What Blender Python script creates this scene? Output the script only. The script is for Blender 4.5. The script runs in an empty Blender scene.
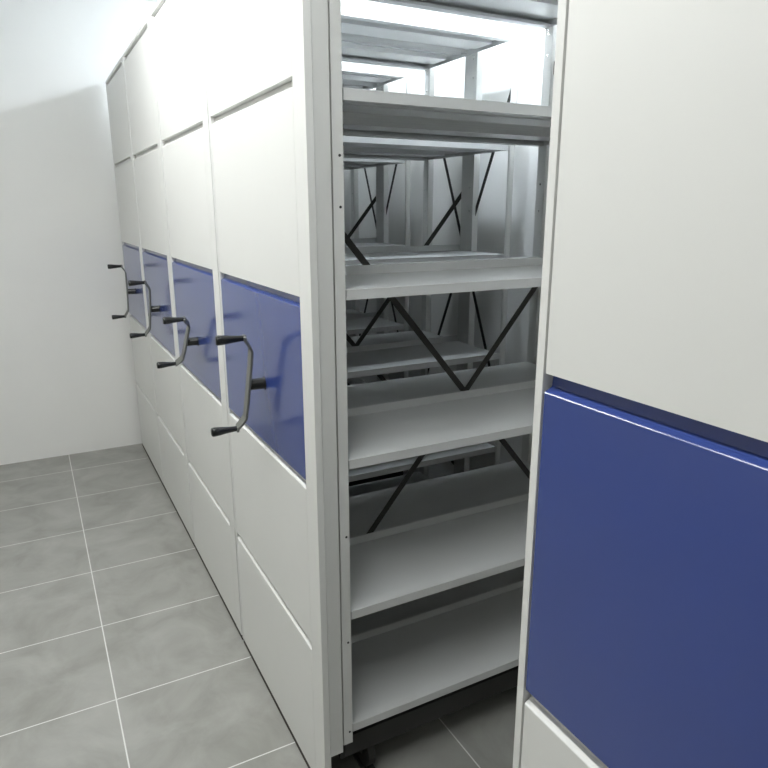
import bpy, bmesh, math, random
from mathutils import Vector, Matrix
random.seed(3)
scene = bpy.context.scene
COL = scene.collection

# ------------------------------------------------------------------ camera
cam_d = bpy.data.cameras.new('camera'); cam = bpy.data.objects.new('camera', cam_d); COL.objects.link(cam)
cam_d.sensor_width = 36; cam_d.sensor_height = 36; cam_d.sensor_fit = 'HORIZONTAL'
cam_d.lens = 657.33 / 768 * 36
cam_d.clip_start = 0.02
YAW, PITCH, ROLL = 1.0813, -0.2590, -0.0013
fw = Vector((-math.sin(YAW)*math.cos(PITCH), math.cos(YAW)*math.cos(PITCH), math.sin(PITCH)))
rt = Vector((math.cos(YAW), math.sin(YAW), 0)); up = rt.cross(fw)
rt2 = rt*math.cos(ROLL) + up*math.sin(ROLL); up2 = -rt*math.sin(ROLL) + up*math.cos(ROLL)
M4 = Matrix((rt2, up2, -fw)).transposed().to_4x4()
M4.translation = Vector((1.3448, -0.536, 1.57))
cam.matrix_world = M4
scene.camera = cam

# ------------------------------------------------------------------ world, exposure
w = bpy.data.worlds.new('world'); scene.world = w; w.use_nodes = True
w.node_tree.nodes['Background'].inputs[0].default_value = (0.8, 0.85, 0.9, 1)
w.node_tree.nodes['Background'].inputs[1].default_value = 0.05
vs = scene.view_settings
vs.view_transform = 'Standard'; vs.look = 'None'; vs.gamma = 1; vs.use_curve_mapping = False
vs.exposure = 0.0
TUBE_CORRIDOR = 61.0   # emission of the left luminaire in the corridor
TUBE_CORRIDOR_R = 47.0 # emission of the right luminaire in the corridor
TUBE_RACK = 30.0       # emission of the long luminaire above the closed units
TUBE_RACK_M = 175.0    # emission of the short luminaire above the open unit

# ------------------------------------------------------------------ materials
def new_mat(name):
    m = bpy.data.materials.new(name); m.use_nodes = True
    nt = m.node_tree; b = nt.nodes['Principled BSDF']
    return m, nt, b
def paint(name, col, rough=.4, coat=0, metal=0, var=.03, bump=.02, scale=350, spec=.5):
    m, nt, b = new_mat(name)
    tc = nt.nodes.new('ShaderNodeTexCoord')
    n1 = nt.nodes.new('ShaderNodeTexNoise'); n1.inputs['Scale'].default_value = 3; n1.inputs['Detail'].default_value = 4
    nt.links.new(tc.outputs['Object'], n1.inputs['Vector'])
    r = nt.nodes.new('ShaderNodeMapRange'); r.inputs['To Min'].default_value = 1-var; r.inputs['To Max'].default_value = 1+var
    nt.links.new(n1.outputs['Fac'], r.inputs['Value'])
    mx = nt.nodes.new('ShaderNodeVectorMath'); mx.operation = 'SCALE'
    mx.inputs[0].default_value = col
    nt.links.new(r.outputs['Result'], mx.inputs['Scale'])
    nt.links.new(mx.outputs['Vector'], b.inputs['Base Color'])
    b.inputs['Roughness'].default_value = rough; b.inputs['Metallic'].default_value = metal
    b.inputs['Coat Weight'].default_value = coat; b.inputs['Coat Roughness'].default_value = .12
    b.inputs['Specular IOR Level'].default_value = spec
    if bump:
        n2 = nt.nodes.new('ShaderNodeTexNoise'); n2.inputs['Scale'].default_value = scale
        nt.links.new(tc.outputs['Object'], n2.inputs['Vector'])
        bp = nt.nodes.new('ShaderNodeBump'); bp.inputs['Strength'].default_value = bump; bp.inputs['Distance'].default_value = .002
        nt.links.new(n2.outputs['Fac'], bp.inputs['Height']); nt.links.new(bp.outputs['Normal'], b.inputs['Normal'])
    return m
WHITE = paint('white_powder_coat', (.76, .765, .745), .42)
SHELF = paint('shelf_grey_white_enamel', (.65, .66, .655), .27, spec=.6)
POST = paint('post_grey_white_enamel', (.68, .685, .665), .42)
BLUE = paint('glossy_blue_enamel', (.040, .070, .265), .22, coat=.4, bump=.012)
BLACK = paint('black_plastic', (.010, .011, .011), .24, coat=0, spec=.45)
ARM = paint('grey_cast_arm', (.17, .175, .16), .42)
BRACE = paint('dark_steel_strap', (.035, .033, .03), .5, metal=.4)
CHASSIS = paint('dark_chassis_steel', (.04, .04, .038), .5, metal=.3)
GAP_SHADE = paint('dark_brown_gap_shade', (.045, .038, .033), .8)  # painted shade of the recess below the end panels
RAILM = paint('worn_steel_rail', (.12, .12, .115), .45, metal=.6)
SCREW = paint('zinc_screw', (.75, .75, .74), .2, metal=.9, bump=0)
HOLE = paint('dark_rivet', (.02, .02, .02), .6, bump=0)
WALLM = paint('white_wall_plaster', (.87, .87, .85), .85, bump=.15, scale=60)
BEIGE = paint('beige_wall_paint', (.58, .56, .52), .85, bump=.15, scale=60)
CEILM = paint('white_ceiling_paint', (.88, .88, .87), .9, bump=.08, scale=60)
def emis(name, col, s):
    m, nt, b = new_mat(name)
    b.inputs['Base Color'].default_value = (.9, .9, .9, 1)
    b.inputs['Emission Color'].default_value = (*col, 1); b.inputs['Emission Strength'].default_value = s
    return m
TUBE1 = emis('corridor_diffuser', (.985, 1, .985), TUBE_CORRIDOR)
TUBE1R = emis('corridor_diffuser_right', (.985, 1, .985), TUBE_CORRIDOR_R)
TUBE2 = emis('rack_diffuser', (.82, .91, 1), TUBE_RACK)
TUBE3 = emis('open_unit_diffuser', (.82, .91, 1), TUBE_RACK_M)

def tile_mat():
    m, nt, b = new_mat('grey_porcelain_tile')
    tc = nt.nodes.new('ShaderNodeTexCoord'); sp = nt.nodes.new('ShaderNodeSeparateXYZ')
    nt.links.new(tc.outputs['Object'], sp.inputs[0])
    def math_(op, a, b_=None):
        n = nt.nodes.new('ShaderNodeMath'); n.operation = op
        for i, v in enumerate((a, b_)):
            if v is None: continue
            if isinstance(v, (int, float)): n.inputs[i].default_value = v
            else: nt.links.new(v, n.inputs[i])
        return n.outputs[0]
    def joint(out, off, pitch, wd):
        t = math_('SUBTRACT', out, off - pitch/2)
        t = math_('DIVIDE', t, pitch); t = math_('FRACT', t); t = math_('SUBTRACT', t, .5)
        t = math_('ABSOLUTE', t); return math_('LESS_THAN', t, wd/pitch/2)
    jx = joint(sp.outputs['X'], -.248, .4505, .0042); jy = joint(sp.outputs['Y'], .444, .9, .0042)
    j = math_('MAXIMUM', jx, jy)
    n1 = nt.nodes.new('ShaderNodeTexNoise'); n1.inputs['Scale'].default_value = 5; n1.inputs['Detail'].default_value = 7; n1.inputs['Roughness'].default_value = .6
    n1.inputs['Distortion'].default_value = .6
    nt.links.new(tc.outputs['Object'], n1.inputs['Vector'])
    cr = nt.nodes.new('ShaderNodeValToRGB')
    cr.color_ramp.elements[0].position = .3; cr.color_ramp.elements[0].color = (.27, .27, .245, 1)
    cr.color_ramp.elements[1].position = .7; cr.color_ramp.elements[1].color = (.385, .385, .36, 1)
    nt.links.new(n1.outputs['Fac'], cr.inputs[0])
    mx = nt.nodes.new('ShaderNodeMix'); mx.data_type = 'RGBA'
    nt.links.new(j, mx.inputs[0]); nt.links.new(cr.outputs[0], mx.inputs[6]); mx.inputs[7].default_value = (.74, .74, .72, 1)
    nt.links.new(mx.outputs[2], b.inputs['Base Color'])
    b.inputs['Roughness'].default_value = .42
    return m
TILE = tile_mat()

# ------------------------------------------------------------------ helpers
def box(bm, x0, x1, y0, y1, z0, z1):
    if x0 > x1: x0, x1 = x1, x0
    if y0 > y1: y0, y1 = y1, y0
    if z0 > z1: z0, z1 = z1, z0
    v = [bm.verts.new(c) for c in ((x0,y0,z0),(x1,y0,z0),(x1,y1,z0),(x0,y1,z0),(x0,y0,z1),(x1,y0,z1),(x1,y1,z1),(x0,y1,z1))]
    for f in ((0,3,2,1),(4,5,6,7),(0,1,5,4),(1,2,6,5),(2,3,7,6),(3,0,4,7)): bm.faces.new([v[i] for i in f])
def ring_loft(bm, rings, caps=True):
    rs = [[bm.verts.new(c) for c in r] for r in rings]; n = len(rs[0])
    for a, b_ in zip(rs, rs[1:]):
        for i in range(n): bm.faces.new((a[i], a[(i+1)%n], b_[(i+1)%n], b_[i]))
    if caps: bm.faces.new(list(reversed(rs[0]))); bm.faces.new(rs[-1])
def lathe(bm, origin, axis, prof, n=24):           # prof: (distance along axis, radius)
    a = Vector(axis).normalized(); u = a.orthogonal().normalized(); v = a.cross(u); o = Vector(origin)
    ring_loft(bm, [[o + a*t + (u*math.cos(2*math.pi*i/n) + v*math.sin(2*math.pi*i/n))*max(r, 1e-4) for i in range(n)] for t, r in prof])
def strap(bm, a, b_, wdir, wid, th):               # flat bar from a to b
    a, b_ = Vector(a), Vector(b_); d = (b_-a).normalized(); n = Vector(wdir).normalized(); s = d.cross(n).normalized()
    def r(p): return [p + s*wid/2*i + n*th/2*j for i, j in ((-1,-1),(1,-1),(1,1),(-1,1))]
    ring_loft(bm, [r(a), r(b_)])
def obj(name, bm, mat, parent=None, smooth=False, bevel=0, seg=2, loc=None):
    bmesh.ops.recalc_face_normals(bm, faces=bm.faces)
    me = bpy.data.meshes.new(name); bm.to_mesh(me); bm.free()
    me.materials.append(mat)
    if smooth:
        for p_ in me.polygons: p_.use_smooth = True
    o = bpy.data.objects.new(name, me); COL.objects.link(o)
    if parent: o.parent = parent
    if loc: o.location = loc
    if bevel:
        m = o.modifiers.new('bevel', 'BEVEL'); m.width = bevel; m.segments = seg; m.limit_method = 'ANGLE'; m.angle_limit = math.radians(40)
    return o
def B(*boxes):
    bm = bmesh.new()
    for b_ in boxes: box(bm, *b_)
    return bm
def thing(name, label, cat, loc=(0,0,0), group=None):
    o = bpy.data.objects.new(name, None); COL.objects.link(o); o.location = loc; o.empty_display_size = .1
    o['label'] = label; o['category'] = cat
    if group: o['group'] = group
    return o
def structure(name, bm, mat, label=None, **k):
    o = obj(name, bm, mat, **k); o['kind'] = 'structure'
    if label: o['label'] = label
    return o

# ------------------------------------------------------------------ room shell
XL, XR_, YF, YB, H = -3.26, 3.0, -2.6, 1.30, 2.80
structure('floor', B((XL-.1, XR_+.1, YF-.1, YB+.1, -.08, 0)), TILE, 'grey porcelain floor tiles with pale joints')
structure('ceiling', B((XL-.1, XR_+.1, YF-.1, YB+.1, H, H+.1)), CEILM, 'white painted ceiling')
structure('wall_back', B((XL-.1, XR_+.1, YB, YB+.1, 0, H)), WALLM, 'white wall behind the shelving units')
structure('wall_front', B((XL-.1, XR_+.1, YF-.1, YF, 0, H)), BEIGE, 'beige wall on the far side of the corridor')
structure('wall_left', B((XL-.1, XL, YF, YB, 0, H)), WALLM, 'white wall closing the row of units')
structure('wall_right', B((XR_, XR_+.1, YF, YB, 0, H)), BEIGE, 'beige wall at the open end of the row')

# ------------------------------------------------------------------ floor rails
for y, txt in ((.155, 'flat steel floor rail under the front wheels of the shelving row'),
               (1.04, 'flat steel floor rail under the rear wheels of the shelving row, by the back wall')):
    r = obj('floor_rail', B((XL+.02, 2.4, y-.018, y+.018, 0, .006), (XL+.02, 2.4, y-.004, y+.004, .006, .012)), RAILM)
    r['label'] = txt; r['category'] = 'rail'; r['group'] = 'rails the units roll on'

# ------------------------------------------------------------------ a mobile shelving unit
PW, LEN, D = .790, 1.185, .630
TOPS = (1.8163, 1.3971, .9888, .5753, .2291)
LIP = .024
SEC = (.024, .465, .925, 1.376, 1.840, 2.300)
def section_mesh(z0, z1):
    """one pressed infill: flat face, bevel on its upper edge and a small one on its left edge"""
    x0, x1, yb = -.7735, -.071, .0172
    z0 += .0015; z1 -= .0015; bl = .005
    bm = bmesh.new()
    def rg(inl, dz, y): return [(x0+inl, y, z0+dz*.04), (x1, y, z0+dz*.04), (x1, y, z1-dz), (x0+inl, y, z1-dz)]
    ring_loft(bm, [rg(0, 0, yb), rg(0, 0, .0135), rg(0, .0140, .0120), rg(0, .0165, .0080), rg(0, .0185, .0030), rg(.0004, .0197, .0010), rg(.001, .0206, .0002), rg(.002, .0218, 0)])
    return bm
def shelf_mesh(upturn=True):
    y0, y1 = .084, LEN-.030; t = .0016; b_ = -D/2
    bm = bmesh.new()
    box(bm, 0, b_, y0, y1, -t, 0)                                  # deck
    box(bm, 0, -t, y0, y1, -LIP, -t)                               # front lip
    box(bm, -t, -.030, y0, y1, -LIP, -LIP+t)                       # return flange
    box(bm, -.030, -.030-t, y0, y1, -LIP, -LIP+.009)
    for xa, xb in ((-.105, -.210),):                               # pressed stiffening channel under the deck
        box(bm, xa, xb, y0+.02, y1-.02, -.017, -.0155)
        box(bm, xa, xa-t, y0+.02, y1-.02, -.0155, -t); box(bm, xb+t, xb, y0+.02, y1-.02, -.0155, -t)
    box(bm, b_+.022, b_+.022+t, y0, y1, -.016, -t)
    box(bm, 0, b_, y0, y0+t, -LIP, -t); box(bm, 0, b_, y1-t, y1, -LIP, -t)   # end flanges
    lathe(bm, (-.0016, y0, -.0019), (0, 1, 0), ((0, .0021), (y1-y0, .0021)), 10)   # rolled front edge
    if upturn: box(bm, b_+.0005, b_+.0005+t*2, y0, y1, 0, LIP)      # upturned back stop
    return bm
def mirror(bm):
    bmesh.ops.transform(bm, matrix=Matrix.Scale(-1, 4, (1, 0, 0)), verts=bm.verts)
    bmesh.ops.translate(bm, vec=(-D, 0, 0), verts=bm.verts)
    return bm
ZT = 2.180
def add_crank(root, cx, cz, tilt):
    c, s = math.cos(tilt), math.sin(tilt)
    def P(u, y): return Vector((cx + s*u, y, cz + c*u))            # u = distance along the arm
    side = Vector((c, 0, -s))
    path = ((.162, -.067, .009), (.150, -.066, .011), (.135, -.055, .012), (.118, -.046, .0135), (.06, -.045, .0145), (0, -.045, .0155),
            (-.06, -.045, .0145), (-.112, -.046, .0135), (-.130, -.055, .013), (-.146, -.066, .012), (-.160, -.067, .009))
    rings = []
    for i, (u, y, hw) in enumerate(path):
        a = path[max(i-1, 0)]; b_ = path[min(i+1, len(path)-1)]
        d = (P(b_[0], b_[1]) - P(a[0], a[1])).normalized(); n = d.cross(side).normalized(); p = P(u, y); t = .0035
        rings.append([p + side*hw*i_ + n*t*j for i_, j in ((-1,-1),(1,-1),(1,1),(-1,1))])
    bm = bmesh.new(); ring_loft(bm, rings)
    arm = obj('crank_handle', bm, ARM, root, bevel=.0015)
    arm['label'] = 'two-handed crank of grey arm and black grips on the blue panel'
    bm = bmesh.new(); lathe(bm, (cx, 0.001, cz), (0, -1, 0), ((0, .019), (.003, .019), (.0035, .0155), (.046, .0155), (.048, .0145)), 28)
    obj('hub_shaft', bm, BLACK, arm, smooth=True, bevel=.0008)
    for u in (.155, -.152):
        bm = bmesh.new(); p = P(u, -.067)
        lathe(bm, p + Vector((0, .006, 0)), (0, -1, 0), ((0, .004), (.001, .0068), (.006, .0075), (.009, .0075), (.020, .0080), (.040, .0098), (.056, .0120), (.071, .0132), (.077, .0128), (.0795, .0110), (.080, .002)), 24)
        obj('grip', bm, BLACK, arm, smooth=True)
def build_unit(label, crank_tilt, first):
    root = thing('mobile_shelving_unit', label, 'shelving unit', group='crank-driven mobile shelving units on floor rails')
    # end panel tray: right border, thin left lip, back sheet, top cap
    bm = B((-.070, 0, 0, .0170, .024, 2.30), (-.790, -.777, 0, .0170, .024, 2.30), (-.790, 0, .0174, .0184, .020, 2.30), (-.790, 0, 0, .018, 2.3005, 2.315))
    obj('end_panel_frame', bm, WHITE, root, bevel=.0015)
    obj('gap_shade_strip', B((-.789, -.001, .0025, .0150, .002, .0238)), GAP_SHADE, root)  # dark strip standing in for the shadow between panel bottom and floor
    for i in range(5):
        bl = (i == 2)
        o = obj('infill_panel', section_mesh(SEC[i], SEC[i+1]), BLUE if bl else WHITE, root)
        if bl: o['label'] = 'glossy blue infill panel'
    add_crank(root, -.368, 1.106, crank_tilt)
    # upright side strip (gable frame) behind the panel
    obj('gable_strip', B((-.0015, -.020, .0185, .0545, .15, 2.22), (-.020, -D, .030, .032, .20, 2.20), (-D+.0015, -D+.020, .0185, .0545, .15, 2.22)), POST, root)
    # uprights: right, middle, left x front, rear
    def post(xs, y0, y1, flange_in):
        b_ = []
        for xa, xb in xs: b_.append((xa, xb, y0, y1, .172, ZT+.004))
        b_.append((min(x for p_ in xs for x in p_), max(x for p_ in xs for x in p_), flange_in-.0008, flange_in+.0008, .172, ZT+.004))
        return B(*b_)
    ps = []
    for (y0, y1, fl) in ((.0560, .0830, .0568),):
        ps.append(obj('upright_post', post(((0, -.0016), (-.034, -.0356)), y0, y1, fl), POST, root))
        ps.append(obj('upright_post', post(((-.285, -.2866), (-.345, -.3466)), y0, y1, fl), POST, root))
        ps.append(obj('upright_post', post(((-D, -D+.0016), (-D+.034, -D+.0356)), y0, y1, fl), POST, root))
    y0, y1 = LEN-.029, LEN
    ps.append(obj('upright_post', post(((0, -.0016), (-.010, -.0116)), y0+.008, y1, y1-.001), POST, root))
    ps.append(obj('upright_post', post(((-.225, -.2266), (-.310, -.3116)), y0, y1, y0+.001), POST, root))
    ps.append(obj('upright_post', post(((-D, -D+.0016), (-D+.040, -D+.0416)), y0, y1, y0+.001), POST, root))
    # screws: dark rivets on the near right post, zinc screw heads on the rear posts
    for z in (1.682, 1.576, .788, .487, .209):
        bm = bmesh.new(); lathe(bm, (-.0005, .0745, z), (1, 0, 0), ((0, .0032), (.0012, .0030), (.0016, .0012)), 12)
        obj('rivet', bm, HOLE, ps[0])
    for z in (1.66, 1.565, 2.09, 2.16, 2.172, .98, .56):
        for q, x in ((5, -D+.020), (4, -.250)):
            bm = bmesh.new(); lathe(bm, (x, y0+.001, z), (0, -1, 0), ((0, .0045), (.0012, .0042), (.0018, .0018)), 10)
            obj('screw', bm, SCREW, ps[q])
    # shelves: five levels, a right and a left board on each; canopy above
    for z in TOPS:
        for side in (0, 1):
            if first.get(side) is None:
                bm = shelf_mesh()
                if side: mirror(bm)
                first[side] = obj('shelf_board', bm, SHELF, root); first[side].location.z = z
            else:
                c = first[side].copy(); COL.objects.link(c); c.parent = root; c.location.z = z
    for side in (0, 1):
        bm = shelf_mesh(False)
        if side: mirror(bm)
        o = obj('top_cover', bm, SHELF, root); o.location.z = ZT+LIP
    # long braces in the middle plane
    for a, b_, dx in (((0, .09, 1.665), (0, 1.165, .385), -.3175), ((0, 1.165, 1.640), (0, .09, .350), -.3145)):
        bm = bmesh.new(); strap(bm, (dx, a[1], a[2]), (dx, b_[1], b_[2]), (1, 0, 0), .019, .0014); obj('diagonal_brace', bm, BRACE, root)
    # braces across the rear gable
    for a, b_, y in (((-.012, 2.02), (-D+.02, .74), LEN-.013), ((-.012, .76), (-D+.02, 2.10), LEN-.016)):
        bm = bmesh.new(); strap(bm, (a[0], y, a[1]), (b_[0], y, b_[1]), (0, 1, 0), .017, .0014); obj('diagonal_brace', bm, BRACE, root)
    # chassis and wheels
    obj('chassis', B((-.030, -.060, .06, LEN-.01, .10, .165), (-D+.030, -D+.060, .06, LEN-.01, .10, .165), (-.060, -D+.060, .09, .12, .10, .165), (-.060, -D+.060, 1.06, 1.09, .10, .165),
                     (-.005, -.030, .062, .085, .13, .175), (-D+.005, -D+.030, .062, .085, .13, .175)), CHASSIS, root)
    for x in (-.075, -D+.075):
        for y in (.155, 1.04):
            bm = bmesh.new(); lathe(bm, (x, y-.012, .0622), (0, 1, 0), ((0, .046), (.002, .050), (.022, .050), (.024, .046)), 28)
            box(bm, x-.012, x+.012, y-.022, y-.013, .055, .105); box(bm, x-.012, x+.012, y+.013, y+.022, .055, .105)
            obj('wheel', bm, CHASSIS, root)
    return root
def copy_tree(o, parent=None):
    c = o.copy(); COL.objects.link(c)
    if parent: c.parent = parent
    for ch in list(o.children): copy_tree(ch, c)
    return c
unit = build_unit('mobile shelving unit whose empty white shelves stand open to the aisle', math.radians(23), {})
unit.location = (0, 0, 0)
PITCHX = .8035
others = (
    (-1, 'mobile shelving unit closed up against the left side of the open one', 47),
    (-2, 'mobile shelving unit standing two places left of the open one', 28),
    (-3, 'last mobile shelving unit of the row, standing against the white left wall', 12),
)
def retilt(root, deg):                             # turn the copied crank about its shaft
    for ch in root.children:
        if ch.name.startswith('crank_handle'):
            a = math.radians(deg-23); p = Vector((-.368, 0, 1.106)); R_ = Matrix.Rotation(a, 4, 'Y')
            ch.matrix_local = Matrix.Translation(p + Vector((-.01, 0, -.022 if deg > 40 else 0))) @ R_ @ Matrix.Translation(-p)
made = []
for k, lab, tl in others:
    c = copy_tree(unit); c['label'] = lab; c.location = (k*PITCHX, 0, 0); retilt(c, tl); made.append(c)
near = copy_tree(unit); near.location = (.7376+PW, 0, 0)
near['label'] = 'nearest mobile shelving unit, at right across the aisle from the open shelves'
retilt(near, 35)

# ------------------------------------------------------------------ luminaires hung below the ceiling
def luminaire(label, x, y, z, length, mat, wid=.10):
    t = thing('ceiling_light', label, 'light', (x, y, z), 'linear lights hung below the ceiling')
    obj('housing', B((-length/2, length/2, -wid/2, wid/2, .0, .03)), WHITE, t, bevel=.004)
    bm = bmesh.new()
    n = 10
    prof = [(-wid*.46 + wid*.92*i/n, -.045*math.sin(math.pi*i/n)-.001) for i in range(n+1)]
    ring_loft(bm, [[(xx, a, b_) for a, b_ in prof] for xx in (-length/2+.01, length/2-.01)])
    obj('diffuser', bm, mat, t)
    for xx in (-length*.35, length*.35):
        bm = bmesh.new(); lathe(bm, (xx, 0, .03), (0, 0, 1), ((0, .006), (H-z-.03, .006)), 10); obj('hanger_rod', bm, WHITE, t)
luminaire('linear light above the corridor, over the crank of the open unit', -.9, -.62, 2.6, 1.6, TUBE1)
luminaire('linear light above the corridor, over the nearest unit', .7, -.62, 2.6, 1.2, TUBE1R)
luminaire('long linear light above the tops of the closed units', -2.0, .75, 2.6, 2.2, TUBE2)
luminaire('short linear light above the top of the open unit', -.4, .80, 2.55, .6, TUBE3)
